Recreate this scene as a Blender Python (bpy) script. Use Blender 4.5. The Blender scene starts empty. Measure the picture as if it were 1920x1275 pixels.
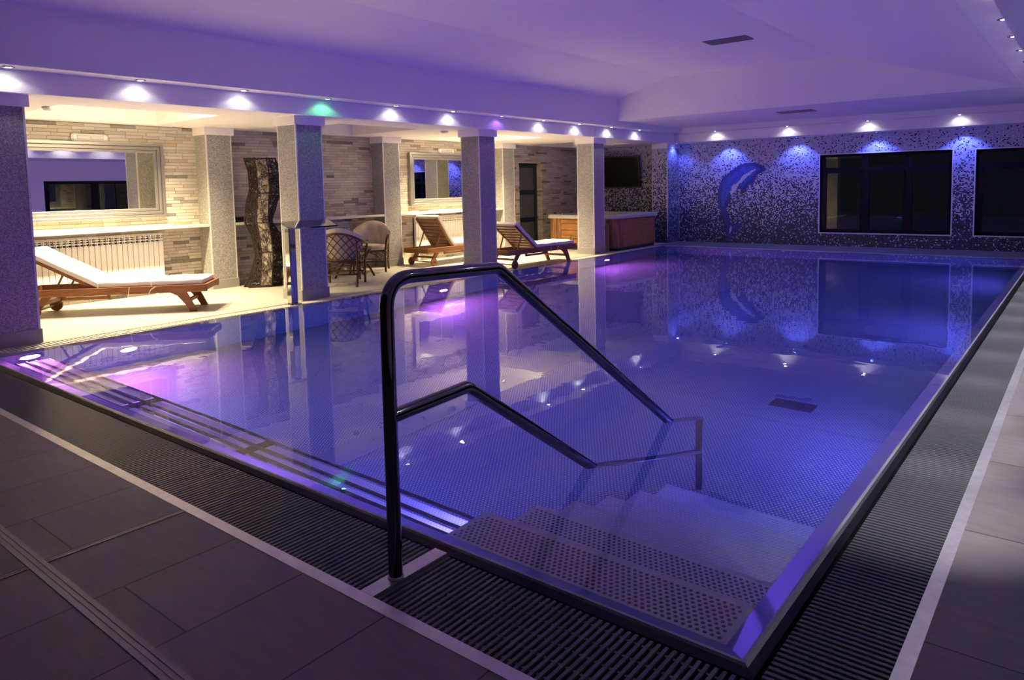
import bpy, math, random
from mathutils import Vector, Matrix
random.seed(7)
S = bpy.context.scene
COL = S.collection
PI = math.pi

# ------------------------------------------------------------------ camera
cam = bpy.data.cameras.new('camera')
camo = bpy.data.objects.new('camera', cam)
COL.objects.link(camo)
S.camera = camo
FPX, PPY = 1358.78, -175.96
yaw, pitch, roll = .6757, .0805, .0213
cam.sensor_fit = 'HORIZONTAL'
cam.sensor_width = 36.0
cam.lens = 36.0 * FPX / 1920.0
cam.shift_x = 0.0
cam.shift_y = PPY / 1920.0
cam.clip_start = .02
fwd = Vector((-math.sin(yaw)*math.cos(pitch), math.cos(yaw)*math.cos(pitch), -math.sin(pitch)))
right = Vector((math.cos(yaw), math.sin(yaw), 0))
down = fwd.cross(right)
r2 = right*math.cos(roll) + down*math.sin(roll)
d2 = -right*math.sin(roll) + down*math.cos(roll)
camo.matrix_world = Matrix(((r2.x, -d2.x, -fwd.x, 0), (r2.y, -d2.y, -fwd.y, 0),
                            (r2.z, -d2.z, -fwd.z, 1.6), (0, 0, 0, 1)))

# ------------------------------------------------------------------ colour / render
S.view_settings.view_transform = 'Standard'
S.view_settings.look = 'None'
S.view_settings.gamma = 1
S.view_settings.use_curve_mapping = False
S.view_settings.exposure = .45
cy = S.cycles
cy.use_denoising = True
cy.use_adaptive_sampling = True
cy.adaptive_threshold = .06
cy.max_bounces = 9
cy.diffuse_bounces = 4
cy.glossy_bounces = 5
cy.transmission_bounces = 6
cy.sample_clamp_indirect = 8.0
cy.sample_clamp_direct = 0
cy.caustics_refractive = True
cy.caustics_reflective = True
cy.blur_glossy = 0.5
W = bpy.data.worlds.new('night')
S.world = W
W.use_nodes = True
W.node_tree.nodes['Background'].inputs[0].default_value = (.02, .022, .035, 1)
W.node_tree.nodes['Background'].inputs[1].default_value = .15

# ------------------------------------------------------------------ materials
class NT:
    def __init__(s, name):
        s.m = bpy.data.materials.new(name)
        s.m.use_nodes = True
        s.t = s.m.node_tree
        s.t.nodes.clear()
        s.out = s.t.nodes.new('ShaderNodeOutputMaterial')
    def n(s, typ, **kw):
        x = s.t.nodes.new('ShaderNode' + typ)
        for k, v in kw.items():
            setattr(x, k, v)
        return x
    def put(s, v, sock):
        if hasattr(v, 'is_linked') or isinstance(v, bpy.types.NodeSocket):
            s.t.links.new(v, sock)
        else:
            if isinstance(v, (tuple, list)) and len(v) == 3 and sock.type == 'RGBA':
                v = (*v, 1)
            sock.default_value = v
    def math(s, op, a, b=None, c=None):
        x = s.n('Math', operation=op)
        s.put(a, x.inputs[0])
        if b is not None: s.put(b, x.inputs[1])
        if c is not None: s.put(c, x.inputs[2])
        return x.outputs[0]
    def mix(s, f, a, b):
        x = s.n('Mix', data_type='RGBA')
        s.put(f, x.inputs[0]); s.put(a, x.inputs[6]); s.put(b, x.inputs[7])
        return x.outputs[2]
    def xyz(s):
        g = s.n('NewGeometry')
        q = s.n('SeparateXYZ')
        s.t.links.new(g.outputs['Position'], q.inputs[0])
        return q.outputs[0], q.outputs[1], q.outputs[2]
    def obj(s):
        g = s.n('TexCoord')
        return g.outputs['Object']
    def pos(s):
        return s.n('NewGeometry').outputs['Position']
    def comb(s, a, b, c=0.0):
        x = s.n('CombineXYZ')
        s.put(a, x.inputs[0]); s.put(b, x.inputs[1]); s.put(c, x.inputs[2])
        return x.outputs[0]
    def white(s, v):
        x = s.n('TexWhiteNoise', noise_dimensions='3D')
        s.put(v, x.inputs['Vector'])
        return x.outputs['Value'], x.outputs['Color']
    def noise(s, v, scale, detail=3, rough=.5):
        x = s.n('TexNoise')
        s.put(v, x.inputs['Vector'])
        x.inputs['Scale'].default_value = scale
        x.inputs['Detail'].default_value = detail
        x.inputs['Roughness'].default_value = rough
        return x.outputs[0]
    def ramp(s, f, pts):
        x = s.n('ValToRGB')
        s.put(f, x.inputs[0])
        e = x.color_ramp.elements
        while len(e) < len(pts): e.new(.5)
        for k, (p, c) in enumerate(pts):
            e[k].position = p
            e[k].color = (*c, 1) if len(c) == 3 else c
        return x.outputs[0]
    def sstep(s, v, a, b):
        x = s.n('MapRange', interpolation_type='SMOOTHSTEP')
        s.put(v, x.inputs[0]); s.put(a, x.inputs[1]); s.put(b, x.inputs[2])
        return x.outputs[0]
    def bump(s, h, strength=.3, dist=.01):
        x = s.n('Bump')
        x.inputs['Strength'].default_value = strength
        x.inputs['Distance'].default_value = dist
        s.put(h, x.inputs['Height'])
        return x.outputs[0]
    def bsdf(s, color=(.5, .5, .5), rough=.5, metal=0., spec=.5, normal=None, **kw):
        p = s.n('BsdfPrincipled')
        s.put(color, p.inputs['Base Color']); s.put(rough, p.inputs['Roughness'])
        s.put(metal, p.inputs['Metallic']); s.put(spec, p.inputs['Specular IOR Level'])
        if normal is not None: s.put(normal, p.inputs['Normal'])
        for k, v in kw.items():
            s.put(v, p.inputs[k.replace('_', ' ')])
        s.t.links.new(p.outputs[0], s.out.inputs[0])
        return s.m

def plain(name, color, rough=.5, metal=0., spec=.5, var=.06, scale=30):
    t = NT(name)
    f = t.noise(t.obj(), scale, 3)
    a = tuple(max(0, c*(1-var*2)) for c in color)
    b = tuple(min(1, c*(1+var*2)) for c in color)
    return t.bsdf(t.mix(f, a, b), rough, metal, spec)

def emit(name, color, strength):
    t = NT(name)
    e = t.n('Emission')
    e.inputs[0].default_value = (*color, 1)
    e.inputs[1].default_value = strength
    t.t.links.new(e.outputs[0], t.out.inputs[0])
    return t.m

MT = {}
MT['plaster'] = plain('white_plaster', (.89, .86, .83), .75, 0, .2, .012, 8)
MT['wall_dark'] = plain('dark_unseen_wall', (.045, .042, .042), .5)
MT['trim_white'] = plain('white_trim', (.75, .74, .72), .45, 0, .4, .02, 20)
MT['bead'] = plain('pale_corner_bead', (.72, .70, .66), .35, .2, .5, .02, 20)
MT['steel'] = plain('brushed_steel', (.52, .52, .53), .24, 1, .5, .04, 60)
MT['chrome'] = plain('polished_steel', (.50, .50, .52), .05, 1, .5, .02, 10)
MT['silver'] = plain('silver_frame', (.40, .385, .36), .28, .7, .5, .03, 30)
MT['mirror'] = plain('mirror_glass', (.86, .88, .87), .0, 1, .5, 0, 1)
MT['radiator'] = plain('white_radiator_enamel', (.82, .81, .76), .35, 0, .5, .01, 10)
MT['gap'] = plain('dark_gap', (.03, .03, .03), .8)
MT['shelf'] = plain('pale_stone_shelf', (.66, .62, .54), .4, 0, .4, .05, 14)
MT['black'] = plain('black_plastic', (.012, .012, .013), .3)
MT['screen'] = plain('black_screen', (.005, .005, .006), .4, 0, .12)
MT['frame_dark'] = plain('dark_window_frame', (.006, .006, .007), .5, 0, .2)
MT['greendark'] = plain('dark_green_frame', (.010, .022, .020), .4)
MT['frost'] = plain('frosted_grey_pane', (.10, .10, .10), .35)
MT['plinth'] = plain('grey_plinth_stone', (.30, .29, .27), .45, 0, .4, .12, 60)
MT['rope'] = plain('cream_cord', (.72, .66, .52), .8)
MT['rubber'] = plain('dark_rubber', (.03, .025, .022), .6)
MT['lens_white'] = emit('lit_white_lamp', (1, .97, 1.0), 30)
MT['lens_green'] = emit('lit_green_lamp', (.15, 1, .45), 18)
MT['lens_violet'] = emit('lit_violet_lamp', (.45, .2, 1), 10)
MT['lens_blue'] = emit('lit_blue_lamp', (.1, .2, 1), 25)
MT['lens_warm'] = emit('lit_warm_tube', (1, .80, .50), 8)
MT['lens_pool'] = emit('lit_violet_pool_lamp', (.62, .25, 1), 90)
MT['led_red'] = emit('small_red_indicator', (1, .1, .06), 3)
MT['vent_grey'] = plain('grey_vent_metal', (.20, .19, .18), .5)
MT['cap_grey'] = plain('detector_plastic', (.55, .53, .50), .5)

def m_column():
    t = NT('speckled_grey_granite_render')
    p = t.obj()
    v = t.n('TexVoronoi')
    t.put(p, v.inputs['Vector']); v.inputs['Scale'].default_value = 120
    sp = t.n('SeparateColor'); t.put(v.outputs['Color'], sp.inputs[0])
    c = t.ramp(sp.outputs[0], [(0, (.17, .165, .155)), (.35, (.27, .262, .245)), (.7, (.37, .36, .335)), (1, (.49, .475, .44))])
    return t.bsdf(c, .55, 0, .3, t.bump(v.outputs['Distance'], .15, .004))
MT['column'] = m_column()

def m_stone():
    t = NT('stacked_ledgestone')
    x, y, z = t.xyz()
    h = .052
    u = t.math('ADD', x, y)
    row = t.math('FLOOR', t.math('DIVIDE', z, h))
    r0, _ = t.white(t.comb(row, 3.7))
    r1, _ = t.white(t.comb(row, 9.1))
    L = t.math('ADD', t.math('MULTIPLY', r0, .22), .16)
    uu = t.math('DIVIDE', t.math('ADD', u, t.math('MULTIPLY', r1, 5.0)), L)
    cell = t.math('FLOOR', uu)
    fu = t.math('SUBTRACT', uu, cell)
    fz = t.math('FRACT', t.math('DIVIDE', z, h))
    v, _ = t.white(t.comb(cell, row, 1.3))
    v2, _ = t.white(t.comb(cell, row, 7.7))
    base = t.ramp(v, [(0, (.13, .12, .105)), (.05, (.22, .20, .17)), (.09, (.44, .39, .31)), (.30, (.50, .445, .36)),
                      (.36, (.47, .35, .21)), (.40, (.54, .48, .39)), (.7, (.58, .53, .44)), (1, (.64, .59, .50))])
    nz = t.noise(t.pos(), 26, 4, .65)
    col = t.mix(t.math('MULTIPLY', nz, .45), base, t.mix(nz, (.20, .18, .16), (.62, .58, .50)))
    ed = t.math('MULTIPLY', t.sstep(fz, 0., .10), t.sstep(fz, 1., .90))
    eu = t.math('MULTIPLY', t.sstep(fu, 0., .02), t.sstep(fu, 1., .98))
    e = t.math('MULTIPLY', ed, eu)
    col = t.mix(t.math('MULTIPLY', t.math('SUBTRACT', 1., e), .55), col, (.16, .14, .115))
    hgt = t.math('MULTIPLY', e, t.math('ADD', t.math('MULTIPLY', v2, .8), t.math('MULTIPLY', nz, .6)))
    return t.bsdf(col, .8, 0, .2, t.bump(hgt, .7, .02))
MT['stone'] = m_stone()

P_T = .0275
def m_mosaic():
    t = NT('black_and_white_glass_mosaic')
    x, y, z = t.xyz()
    u = t.math('DIVIDE', t.math('ADD', x, y), P_T)
    v = t.math('DIVIDE', z, P_T)
    cu, cv = t.math('FLOOR', u), t.math('FLOOR', v)
    fu, fv = t.math('SUBTRACT', u, cu), t.math('SUBTRACT', v, cv)
    r1, rc = t.white(t.comb(cu, cv, .5))
    r2, _ = t.white(t.comb(cu, cv, 4.5))
    zc = t.math('MULTIPLY', cv, P_T)
    wob = t.noise(t.comb(t.math('MULTIPLY', cu, P_T), zc), 1.3, 2)
    zz = t.math('ADD', zc, t.math('MULTIPLY', t.math('SUBTRACT', wob, .5), .35))
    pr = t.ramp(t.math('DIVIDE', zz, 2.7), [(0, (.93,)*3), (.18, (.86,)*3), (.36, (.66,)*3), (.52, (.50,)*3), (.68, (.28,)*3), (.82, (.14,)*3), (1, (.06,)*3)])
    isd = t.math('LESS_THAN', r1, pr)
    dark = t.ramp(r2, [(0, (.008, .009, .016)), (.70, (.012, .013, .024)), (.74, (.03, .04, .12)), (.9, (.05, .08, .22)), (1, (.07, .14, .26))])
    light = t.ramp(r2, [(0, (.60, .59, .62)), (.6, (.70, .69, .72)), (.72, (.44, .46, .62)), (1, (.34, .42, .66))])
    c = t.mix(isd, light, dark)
    g = .06
    e = t.math('MULTIPLY', t.math('MULTIPLY', t.math('GREATER_THAN', fu, g), t.math('LESS_THAN', fu, 1-g)),
               t.math('MULTIPLY', t.math('GREATER_THAN', fv, g), t.math('LESS_THAN', fv, 1-g)))
    c = t.mix(e, (.22, .21, .23), c)
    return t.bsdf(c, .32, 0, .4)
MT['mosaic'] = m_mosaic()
for k, c in (('dol_dark', (.03, .055, .24)), ('dol_mid', (.05, .11, .50)), ('dol_white', (.66, .64, .66))):
    MT[k] = plain(k.replace('dol', 'dolphin') + '_tile', c, .3, 0, .4, .12, 38)

def m_tile():
    t = NT('grey_brown_stoneware_tile')
    x, y, z = t.xyz()
    A, B = .515, 1.02                       # joints: every A along x, every B along y, rows staggered
    ux = t.math('DIVIDE', t.math('ADD', x, 3.06), A)
    rx = t.math('FLOOR', ux)
    off = t.math('MULTIPLY', t.math('MODULO', t.math('ABSOLUTE', rx), 2.), .5)
    uy = t.math('ADD', t.math('DIVIDE', t.math('ADD', y, -1.215+B), B), off)
    ry = t.math('FLOOR', uy)
    fx, fy = t.math('SUBTRACT', ux, rx), t.math('SUBTRACT', uy, ry)
    gx, gy = .0035/A, .0035/B
    e = t.math('MULTIPLY', t.math('MULTIPLY', t.math('GREATER_THAN', fx, gx), t.math('LESS_THAN', fx, 1-gx)),
               t.math('MULTIPLY', t.math('GREATER_THAN', fy, gy), t.math('LESS_THAN', fy, 1-gy)))
    v, _ = t.white(t.comb(rx, ry, 2.2))
    mp = t.n('Mapping'); t.put(t.pos(), mp.inputs[0]); mp.inputs['Scale'].default_value = (1, 5, 1)
    n1 = t.noise(mp.outputs[0], 5, 5, .6)
    n2 = t.noise(t.pos(), 160, 2)
    f = t.math('ADD', t.math('MULTIPLY', n1, .7), t.math('ADD', t.math('MULTIPLY', v, .2), t.math('MULTIPLY', n2, .15)))
    c = t.ramp(f, [(.25, (.115, .103, .098)), (.8, (.185, .168, .160))])
    c = t.mix(e, (.035, .032, .03), c)
    return t.bsdf(c, .5, 0, .3, t.bump(t.math('ADD', t.math('MULTIPLY', e, .5), t.math('MULTIPLY', n1, .2)), .2, .004))
MT['tile'] = m_tile()

def m_deck():
    t = NT('beige_stoneware_tile')
    x, y, z = t.xyz()
    A = .6
    ux = t.math('DIVIDE', x, A); uy = t.math('DIVIDE', y, A)
    fx, fy = t.math('FRACT', ux), t.math('FRACT', uy)
    g = .005
    e = t.math('MULTIPLY', t.math('GREATER_THAN', fx, g), t.math('GREATER_THAN', fy, g))
    n1 = t.noise(t.pos(), 7, 4, .6)
    c = t.ramp(n1, [(.3, (.46, .42, .36)), (.75, (.53, .49, .42))])
    c = t.mix(e, (.36, .33, .28), c)
    return t.bsdf(c, .42, 0, .4)
MT['deck'] = m_deck()

def dots(t, u, v, pitch, rad):
    """height of hexagonally packed round studs"""
    def grid(du, dv):
        a = t.math('SUBTRACT', t.math('FRACT', t.math('ADD', t.math('DIVIDE', u, pitch), du)), .5)
        b = t.math('SUBTRACT', t.math('FRACT', t.math('ADD', t.math('DIVIDE', v, pitch*1.5), dv)), .5)
        b = t.math('MULTIPLY', b, 1.5)
        return t.math('SQRT', t.math('ADD', t.math('MULTIPLY', a, a), t.math('MULTIPLY', b, b)))
    d = t.math('MINIMUM', grid(0., 0.), grid(.5, .5))
    return t.sstep(d, rad, rad*.45)

def m_poolfloor():
    t = NT('studded_stainless_floor')
    x, y, z = t.xyz()
    h = dots(t, x, y, .030, .34)
    n = t.noise(t.pos(), 2.0, 3)
    c = t.mix(h, t.mix(n, (.17, .175, .18), (.21, .215, .22)), (.52, .53, .54))  # stud tops paler: light on their relief put into the colour
    return t.bsdf(c, .33, .6, .5, t.bump(h, .4, .006))
MT['poolfloor'] = m_poolfloor()
def m_perf():
    t = NT('perforated_stainless_plate')
    x, y, z = t.xyz()
    h = dots(t, x, y, .022, .34)
    c = t.mix(h, (.62, .63, .65), (.94, .95, .96))
    return t.bsdf(c, .45, .0, .5)
MT['perf'] = m_perf()
MT['poolwall'] = plain('satin_stainless_wall', (.46, .47, .49), .34, .6, .5, .03, 6)
MT['ledge'] = plain('satin_stainless_ledge', (.24, .24, .25), .38, .5, .5, .03, 6)
MT['tread'] = plain('satin_stainless_tread', (.50, .44, .43), .42, .35, .5, .03, 20)
MT['stud_light'] = plain('embossed_light_stud', (.60, .57, .57), .3, .5, .5, .03, 20)  # paler copy for the deep treads: underwater haze put into the colour
MT['stud'] = plain('shaded_embossed_stud', (.13, .115, .115), .35, .3, .5, .03, 20)  # dark shading of the raised studs put into the colour

def m_water():
    t = NT('still_clear_water')
    mp = t.n('Mapping'); t.put(t.pos(), mp.inputs[0]); mp.inputs['Scale'].default_value = (1, 1, 1)
    n = t.noise(mp.outputs[0], 3.2, 2, .5)
    g = t.n('BsdfGlass')
    g.inputs['Color'].default_value = (.97, .985, 1, 1)
    g.inputs['Roughness'].default_value = 0
    g.inputs['IOR'].default_value = 1.333
    t.put(t.bump(n, .035, .03), g.inputs['Normal'])
    t.t.links.new(g.outputs[0], t.out.inputs[0])
    va = t.n('VolumeAbsorption')
    va.inputs['Color'].default_value = (.38, .72, 1, 1)
    va.inputs['Density'].default_value = .28
    t.t.links.new(va.outputs[0], t.out.inputs[1])
    return t.m
MT['water'] = m_water()

def m_glass():
    t = NT('clear_window_pane')
    fr = t.n('Fresnel'); fr.inputs[0].default_value = 1.7
    tr = t.n('BsdfTransparent'); tr.inputs[0].default_value = (.85, .88, .86, 1)
    gl = t.n('BsdfGlossy'); gl.inputs['Roughness'].default_value = .0
    mx = t.n('MixShader')
    t.put(fr.outputs[0], mx.inputs[0])
    t.t.links.new(tr.outputs[0], mx.inputs[1]); t.t.links.new(gl.outputs[0], mx.inputs[2])
    t.t.links.new(mx.outputs[0], t.out.inputs[0])
    return t.m
MT['glass'] = m_glass()

def m_wood(name, a, b, sc=6, axis=0, rough=.42):
    t = NT(name)
    mp = t.n('Mapping'); t.put(t.obj(), mp.inputs[0])
    s = [14, 14, 14]; s[axis] = 1.0
    mp.inputs['Scale'].default_value = s
    n = t.noise(mp.outputs[0], sc, 5, .6)
    c = t.ramp(n, [(.3, a), (.7, b)])
    return t.bsdf(c, rough, 0, .4, t.bump(n, .1, .003))
MT['teak'] = m_wood('oiled_teak', (.16, .060, .022), (.34, .145, .052), 5, 0)
MT['cedar'] = m_wood('striped_cedar', (.085, .038, .018), (.40, .20, .080), 2.2, 2, .3)
MT['cedar_h'] = m_wood('striped_cedar_panel', (.16, .060, .018), (.50, .23, .065), 2.2, 0, .3)
MT['rattan'] = m_wood('brown_rattan_cane', (.040, .016, .007), (.13, .052, .020), 9, 2, .35)
MT['wire'] = plain('brown_twig_wire', (.034, .021, .017), .7, 0, .3, .25, 40)
MT['lit_panel'] = plain('pale_lit_panel', (.52, .46, .34), .8, 0, .2, .35, 70)

def m_cloth(name, c):
    t = NT(name)
    n = t.noise(t.obj(), 220, 2)
    n2 = t.noise(t.obj(), 6, 3)
    col = t.mix(n2, tuple(k*.93 for k in c), c)
    return t.bsdf(col, .9, 0, .1, t.bump(n, .25, .002))
MT['cushion'] = m_cloth('cream_canvas', (.76, .71, .62))
MT['seatpad'] = m_cloth('beige_seat_fabric', (.55, .48, .35))
MT['grate'] = plain('dark_grating_plastic', (.062, .058, .060), .38, 0, .5, .10, 30)
MT['grate_pale'] = plain('pale_grating_plastic', (.55, .52, .46), .45)
MT['rim'] = plain('dark_steel_rim', (.055, .055, .057), .30, .9, .5, .04, 40)
MT['rail'] = plain('dark_polished_steel', (.17, .16, .16), .06, 1, .5, .02, 10)
MT['benchtube'] = plain('dull_steel_tube', (.11, .11, .115), .22, 1, .5, .04, 40)
MT['strip'] = plain('worn_steel_strip', (.55, .52, .50), .36, .85, .5, .12, 18)
MT['joint'] = plain('dull_metal_joint', (.20, .185, .18), .38, .5, .5, .06, 30)
MT['tubrim'] = plain('grey_acrylic_rim', (.42, .41, .385), .35)

# ------------------------------------------------------------------ mesh collecting
class MB:
    def __init__(s):
        s.v, s.f, s.mi, s.sm = [], [], [], []
    def add(s, vs, fs, mi=0, smooth=False):
        o = len(s.v)
        s.v += [tuple(v) for v in vs]
        for f in fs:
            s.f.append([i+o for i in f]); s.mi.append(mi); s.sm.append(smooth)
        return s
    def box(s, x0, x1, y0, y1, z0, z1, mi=0, ch=0., T=None):
        if x0 > x1: x0, x1 = x1, x0
        if y0 > y1: y0, y1 = y1, y0
        if z0 > z1: z0, z1 = z1, z0
        if ch <= 0:
            v = [(x0,y0,z0),(x1,y0,z0),(x1,y1,z0),(x0,y1,z0),(x0,y0,z1),(x1,y0,z1),(x1,y1,z1),(x0,y1,z1)]
            f = [(0,3,2,1),(4,5,6,7),(0,1,5,4),(1,2,6,5),(2,3,7,6),(3,0,4,7)]
        else:
            c = min(ch, (x1-x0)*.49, (y1-y0)*.49, (z1-z0)*.49)
            def ring(i, z): return [(x0+i,y0+c,z) if False else None]
            oct_ = lambda d, z: [(x0+c+d,y0+d,z),(x1-c-d,y0+d,z),(x1-d,y0+c+d,z),(x1-d,y1-c-d,z),(x1-c-d,y1-d,z),(x0+c+d,y1-d,z),(x0+d,y1-c-d,z),(x0+d,y0+c+d,z)]
            d = c*.6
            v = oct_(d, z0)+oct_(0, z0+c)+oct_(0, z1-c)+oct_(d, z1)
            f = [tuple(range(7,-1,-1)), tuple(range(24,32))]
            for k in range(3):
                for i in range(8):
                    j = (i+1) % 8
                    f.append((k*8+i, k*8+j, k*8+8+j, k*8+8+i))
        if T is not None: v = [T @ Vector(p) for p in v]
        return s.add(v, f, mi)
    def tube(s, pts, r, seg=10, mi=0, cap=True, closed=False):
        P = [Vector(p) for p in pts]
        n = len(P)
        R = r if isinstance(r, (list, tuple)) else [r]*n
        up = Vector((0, 0, 1))
        vs = []
        prev = None
        for i in range(n):
            if closed: t = P[(i+1) % n]-P[i-1]
            else: t = P[min(i+1, n-1)]-P[max(i-1, 0)]
            if t.length < 1e-9: t = Vector((0, 0, 1))
            t.normalize()
            if prev is None:
                a = up if abs(t.z) < .9 else Vector((1, 0, 0))
                u = t.cross(a).normalized()
            else:
                u = (prev-t*prev.dot(t)).normalized()
            prev = u
            w = t.cross(u)
            k = 1.0
            if 0 < i < n-1:
                c = (P[i]-P[i-1]).normalized().dot((P[i+1]-P[i]).normalized())
                k = 1/max(.6, math.sqrt(max(0.05, (1+c)/2)))
            for j in range(seg):
                an = 2*PI*j/seg
                vs.append(P[i]+(u*math.cos(an)+w*math.sin(an))*R[i]*(k if seg < 0 else 1))
        fs = []
        for i in range(n if closed else n-1):
            a, b = i*seg, ((i+1) % n)*seg
            for j in range(seg):
                q = (j+1) % seg
                fs.append((a+j, a+q, b+q, b+j))
        s.add(vs, fs, mi, True)
        if cap and not closed:
            s.add(vs[:seg][::-1], [tuple(range(seg))], mi); s.add(vs[-seg:], [tuple(range(seg))], mi)
        return s
    def lathe(s, prof, c=(0, 0, 0), seg=20, mi=0, T=None, capb=True, capt=True):
        vs = []
        for r, z in prof:
            for j in range(seg):
                a = 2*PI*j/seg
                vs.append(Vector((r*math.cos(a), r*math.sin(a), z)))
        if T is not None: vs = [T @ v for v in vs]
        vs = [v+Vector(c) for v in vs]
        fs = []
        for i in range(len(prof)-1):
            for j in range(seg):
                q = (j+1) % seg
                fs.append((i*seg+j, i*seg+q, (i+1)*seg+q, (i+1)*seg+j))
        s.add(vs, fs, mi, True)
        if capb: s.add(vs[:seg], [tuple(range(seg-1, -1, -1))], mi)
        if capt: s.add(vs[-seg:], [tuple(range(seg))], mi)
        return s
    def prism(s, poly, y0, y1, mi=0, ax='y', T=None):
        """polygon in (a,b) extruded along ax"""
        def mk(a, b, c):
            return {'y': (a, c, b), 'x': (c, a, b), 'z': (a, b, c)}[ax]
        n = len(poly)
        v = [mk(a, b, y0) for a, b in poly]+[mk(a, b, y1) for a, b in poly]
        if T is not None: v = [T @ Vector(p) for p in v]
        f = [tuple(range(n-1, -1, -1)), tuple(range(n, 2*n))]
        for i in range(n):
            j = (i+1) % n
            f.append((i, j, n+j, n+i))
        return s.add(v, f, mi)
    def quad(s, a, b, c, d, mi=0):
        return s.add([a, b, c, d], [(0, 1, 2, 3)], mi)
    def build(s, name, mats, parent=None, bevel=0, subsurf=0, smooth=None):
        me = bpy.data.meshes.new(name)
        me.from_pydata(s.v, [], s.f)
        if not isinstance(mats, (list, tuple)): mats = [mats]
        for m in mats: me.materials.append(MT[m])
        me.polygons.foreach_set('material_index', s.mi)
        me.polygons.foreach_set('use_smooth', s.sm if smooth is None else [smooth]*len(s.sm))
        me.update()
        o = bpy.data.objects.new(name, me)
        COL.objects.link(o)
        if parent is not None: o.parent = parent
        if bevel:
            b = o.modifiers.new('bevel', 'BEVEL'); b.width = bevel; b.segments = 2; b.limit_method = 'ANGLE'
        if subsurf:
            q = o.modifiers.new('sub', 'SUBSURF'); q.levels = subsurf; q.render_levels = subsurf
        return o

def tag(o, label=None, cat=None, group=None, kind=None):
    if label: o['label'] = label
    if cat: o['category'] = cat
    if group: o['group'] = group
    if kind: o['kind'] = kind
    return o
def empty(name, loc=(0, 0, 0), rz=0., label=None, cat=None, group=None):
    o = bpy.data.objects.new(name, None)
    o.location = loc; o.rotation_euler = (0, 0, rz); o.empty_display_size = .1
    COL.objects.link(o)
    return tag(o, label, cat, group)
def struct(o):
    o['kind'] = 'structure'
    return o
def copy_tree(o, parent=None):
    c = o.copy(); COL.objects.link(c)
    if parent is not None: c.parent = parent
    for ch in [k for k in bpy.data.objects if k.parent == o]:
        copy_tree(ch, c)
    return c
def light(kind, name, loc, power, color, **kw):
    l = bpy.data.lights.new(name, kind)
    l.energy = power; l.color = color
    d = kw.pop('dir', None)
    for k, v in kw.items(): setattr(l, k, v)
    o = bpy.data.objects.new(name, l)
    o.location = loc
    if d is not None: o.rotation_euler = Vector(d).to_track_quat('-Z', 'Y').to_euler()
    COL.objects.link(o)
    return o

# ------------------------------------------------------------------ main dimensions
PX0, PX1, PY0, PY1 = -8.74, -.86, 2.27, 17.2      # water edge of the pool
PZ = -1.6                                          # pool floor
XW, YW = -11.85, 18.85                             # stone wall, mosaic wall
XR, YN = 1.3, -1.8                                 # right and near walls
ZS = 2.71                                          # underside of the lower soffits
CY = [2.46, 6.34, 10.37, 14.39]                    # near edges of the pillars

# ------------------------------------------------------------------ floor
b = MB()
Z0 = -.14
b.box(XW, XR, YN, 1.775, Z0, 0, 0)
b.box(-.405, XR, 1.775, 18.85, Z0, 0, 0)
b.box(XW, -9.02, 1.775, 18.85, Z0, 0, 1)  # lamp-lit deck has a paler tile: its brightness is partly in the colour
b.box(-9.02, -.405, 17.42, 18.85, Z0, 0, 0)
struct(b.build('floor', ['tile', 'deck']))

# dull metal movement joints let into the near floor
t = empty('floor_joint', (0, 0, 0), 0, 'long dull metal movement joint running across the dark tiles at bottom left', 'floor joint')
b = MB()
for y0, y1, z in ((1.030, 1.046, .003), (1.046, 1.056, .0012), (1.056, 1.070, .003), (1.070, 1.078, .0012), (1.078, 1.098, .0035)):
    b.box(XW, -.9, y0, y1, -.02, z)
b.build('joint_profile', 'joint', t)
t = empty('floor_joint', (0, 0, 0), 0, 'thin metal tile joint running from the long joint to the steel strip', 'floor joint')
b = MB()
for x0, x1, z in ((-3.562, -3.552, .003), (-3.552, -3.546, .001), (-3.546, -3.536, .003)):
    b.box(x0, x1, 1.1, 1.722, -.02, z); b.box(x0, x1, YN, 1.028, -.02, z)
b.build('joint_profile', 'joint', t)

# ------------------------------------------------------------------ walls
b = MB()
WT = .30
for y0, y1, z0, z1 in ((YN, 15.15, 0, 3), (16.17, YW, 0, 3), (15.15, 16.17, 2.25, 3)):
    b.box(XW-WT, XW, y0, y1, z0, z1)
struct(b.build('wall_left', 'stone'))
# far wall with two window openings
W1 = (-5.29, -2.47, .33, 2.24); W2 = (-2.02, .80, .33, 2.22)
b = MB()
b.box(XW-WT, W1[0], YW, YW+.25, 0, 3)
b.box(W1[1], W2[0], YW, YW+.25, 0, 3)
b.box(W2[1], XR+.2, YW, YW+.25, 0, 3)
for w in (W1, W2):
    b.box(w[0], w[1], YW, YW+.25, 0, w[2]); b.box(w[0], w[1], YW, YW+.25, w[3], 3)
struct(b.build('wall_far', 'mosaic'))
b = MB(); b.box(XW-WT, XR+.2, YN-.2, YN, 0, 3.2)  # unseen wall, coloured dark so the handrail mirrors darkness
struct(b.build('wall_near', 'wall_dark'))
# right wall: plaster with two broad glazed openings
b = MB()
RW = ((3.2, 7.6), (8.4, 12.8), (13.6, 17.6))
ys = [YN]+[k for w in RW for k in w]+[YW]
for i in range(0, len(ys), 2): b.box(XR, XR+.2, ys[i], ys[i+1], 0, 3.2)
for w in RW: b.box(XR, XR+.2, w[0], w[1], 2.1, 3.2)
struct(b.build('wall_right', 'plaster'))

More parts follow.
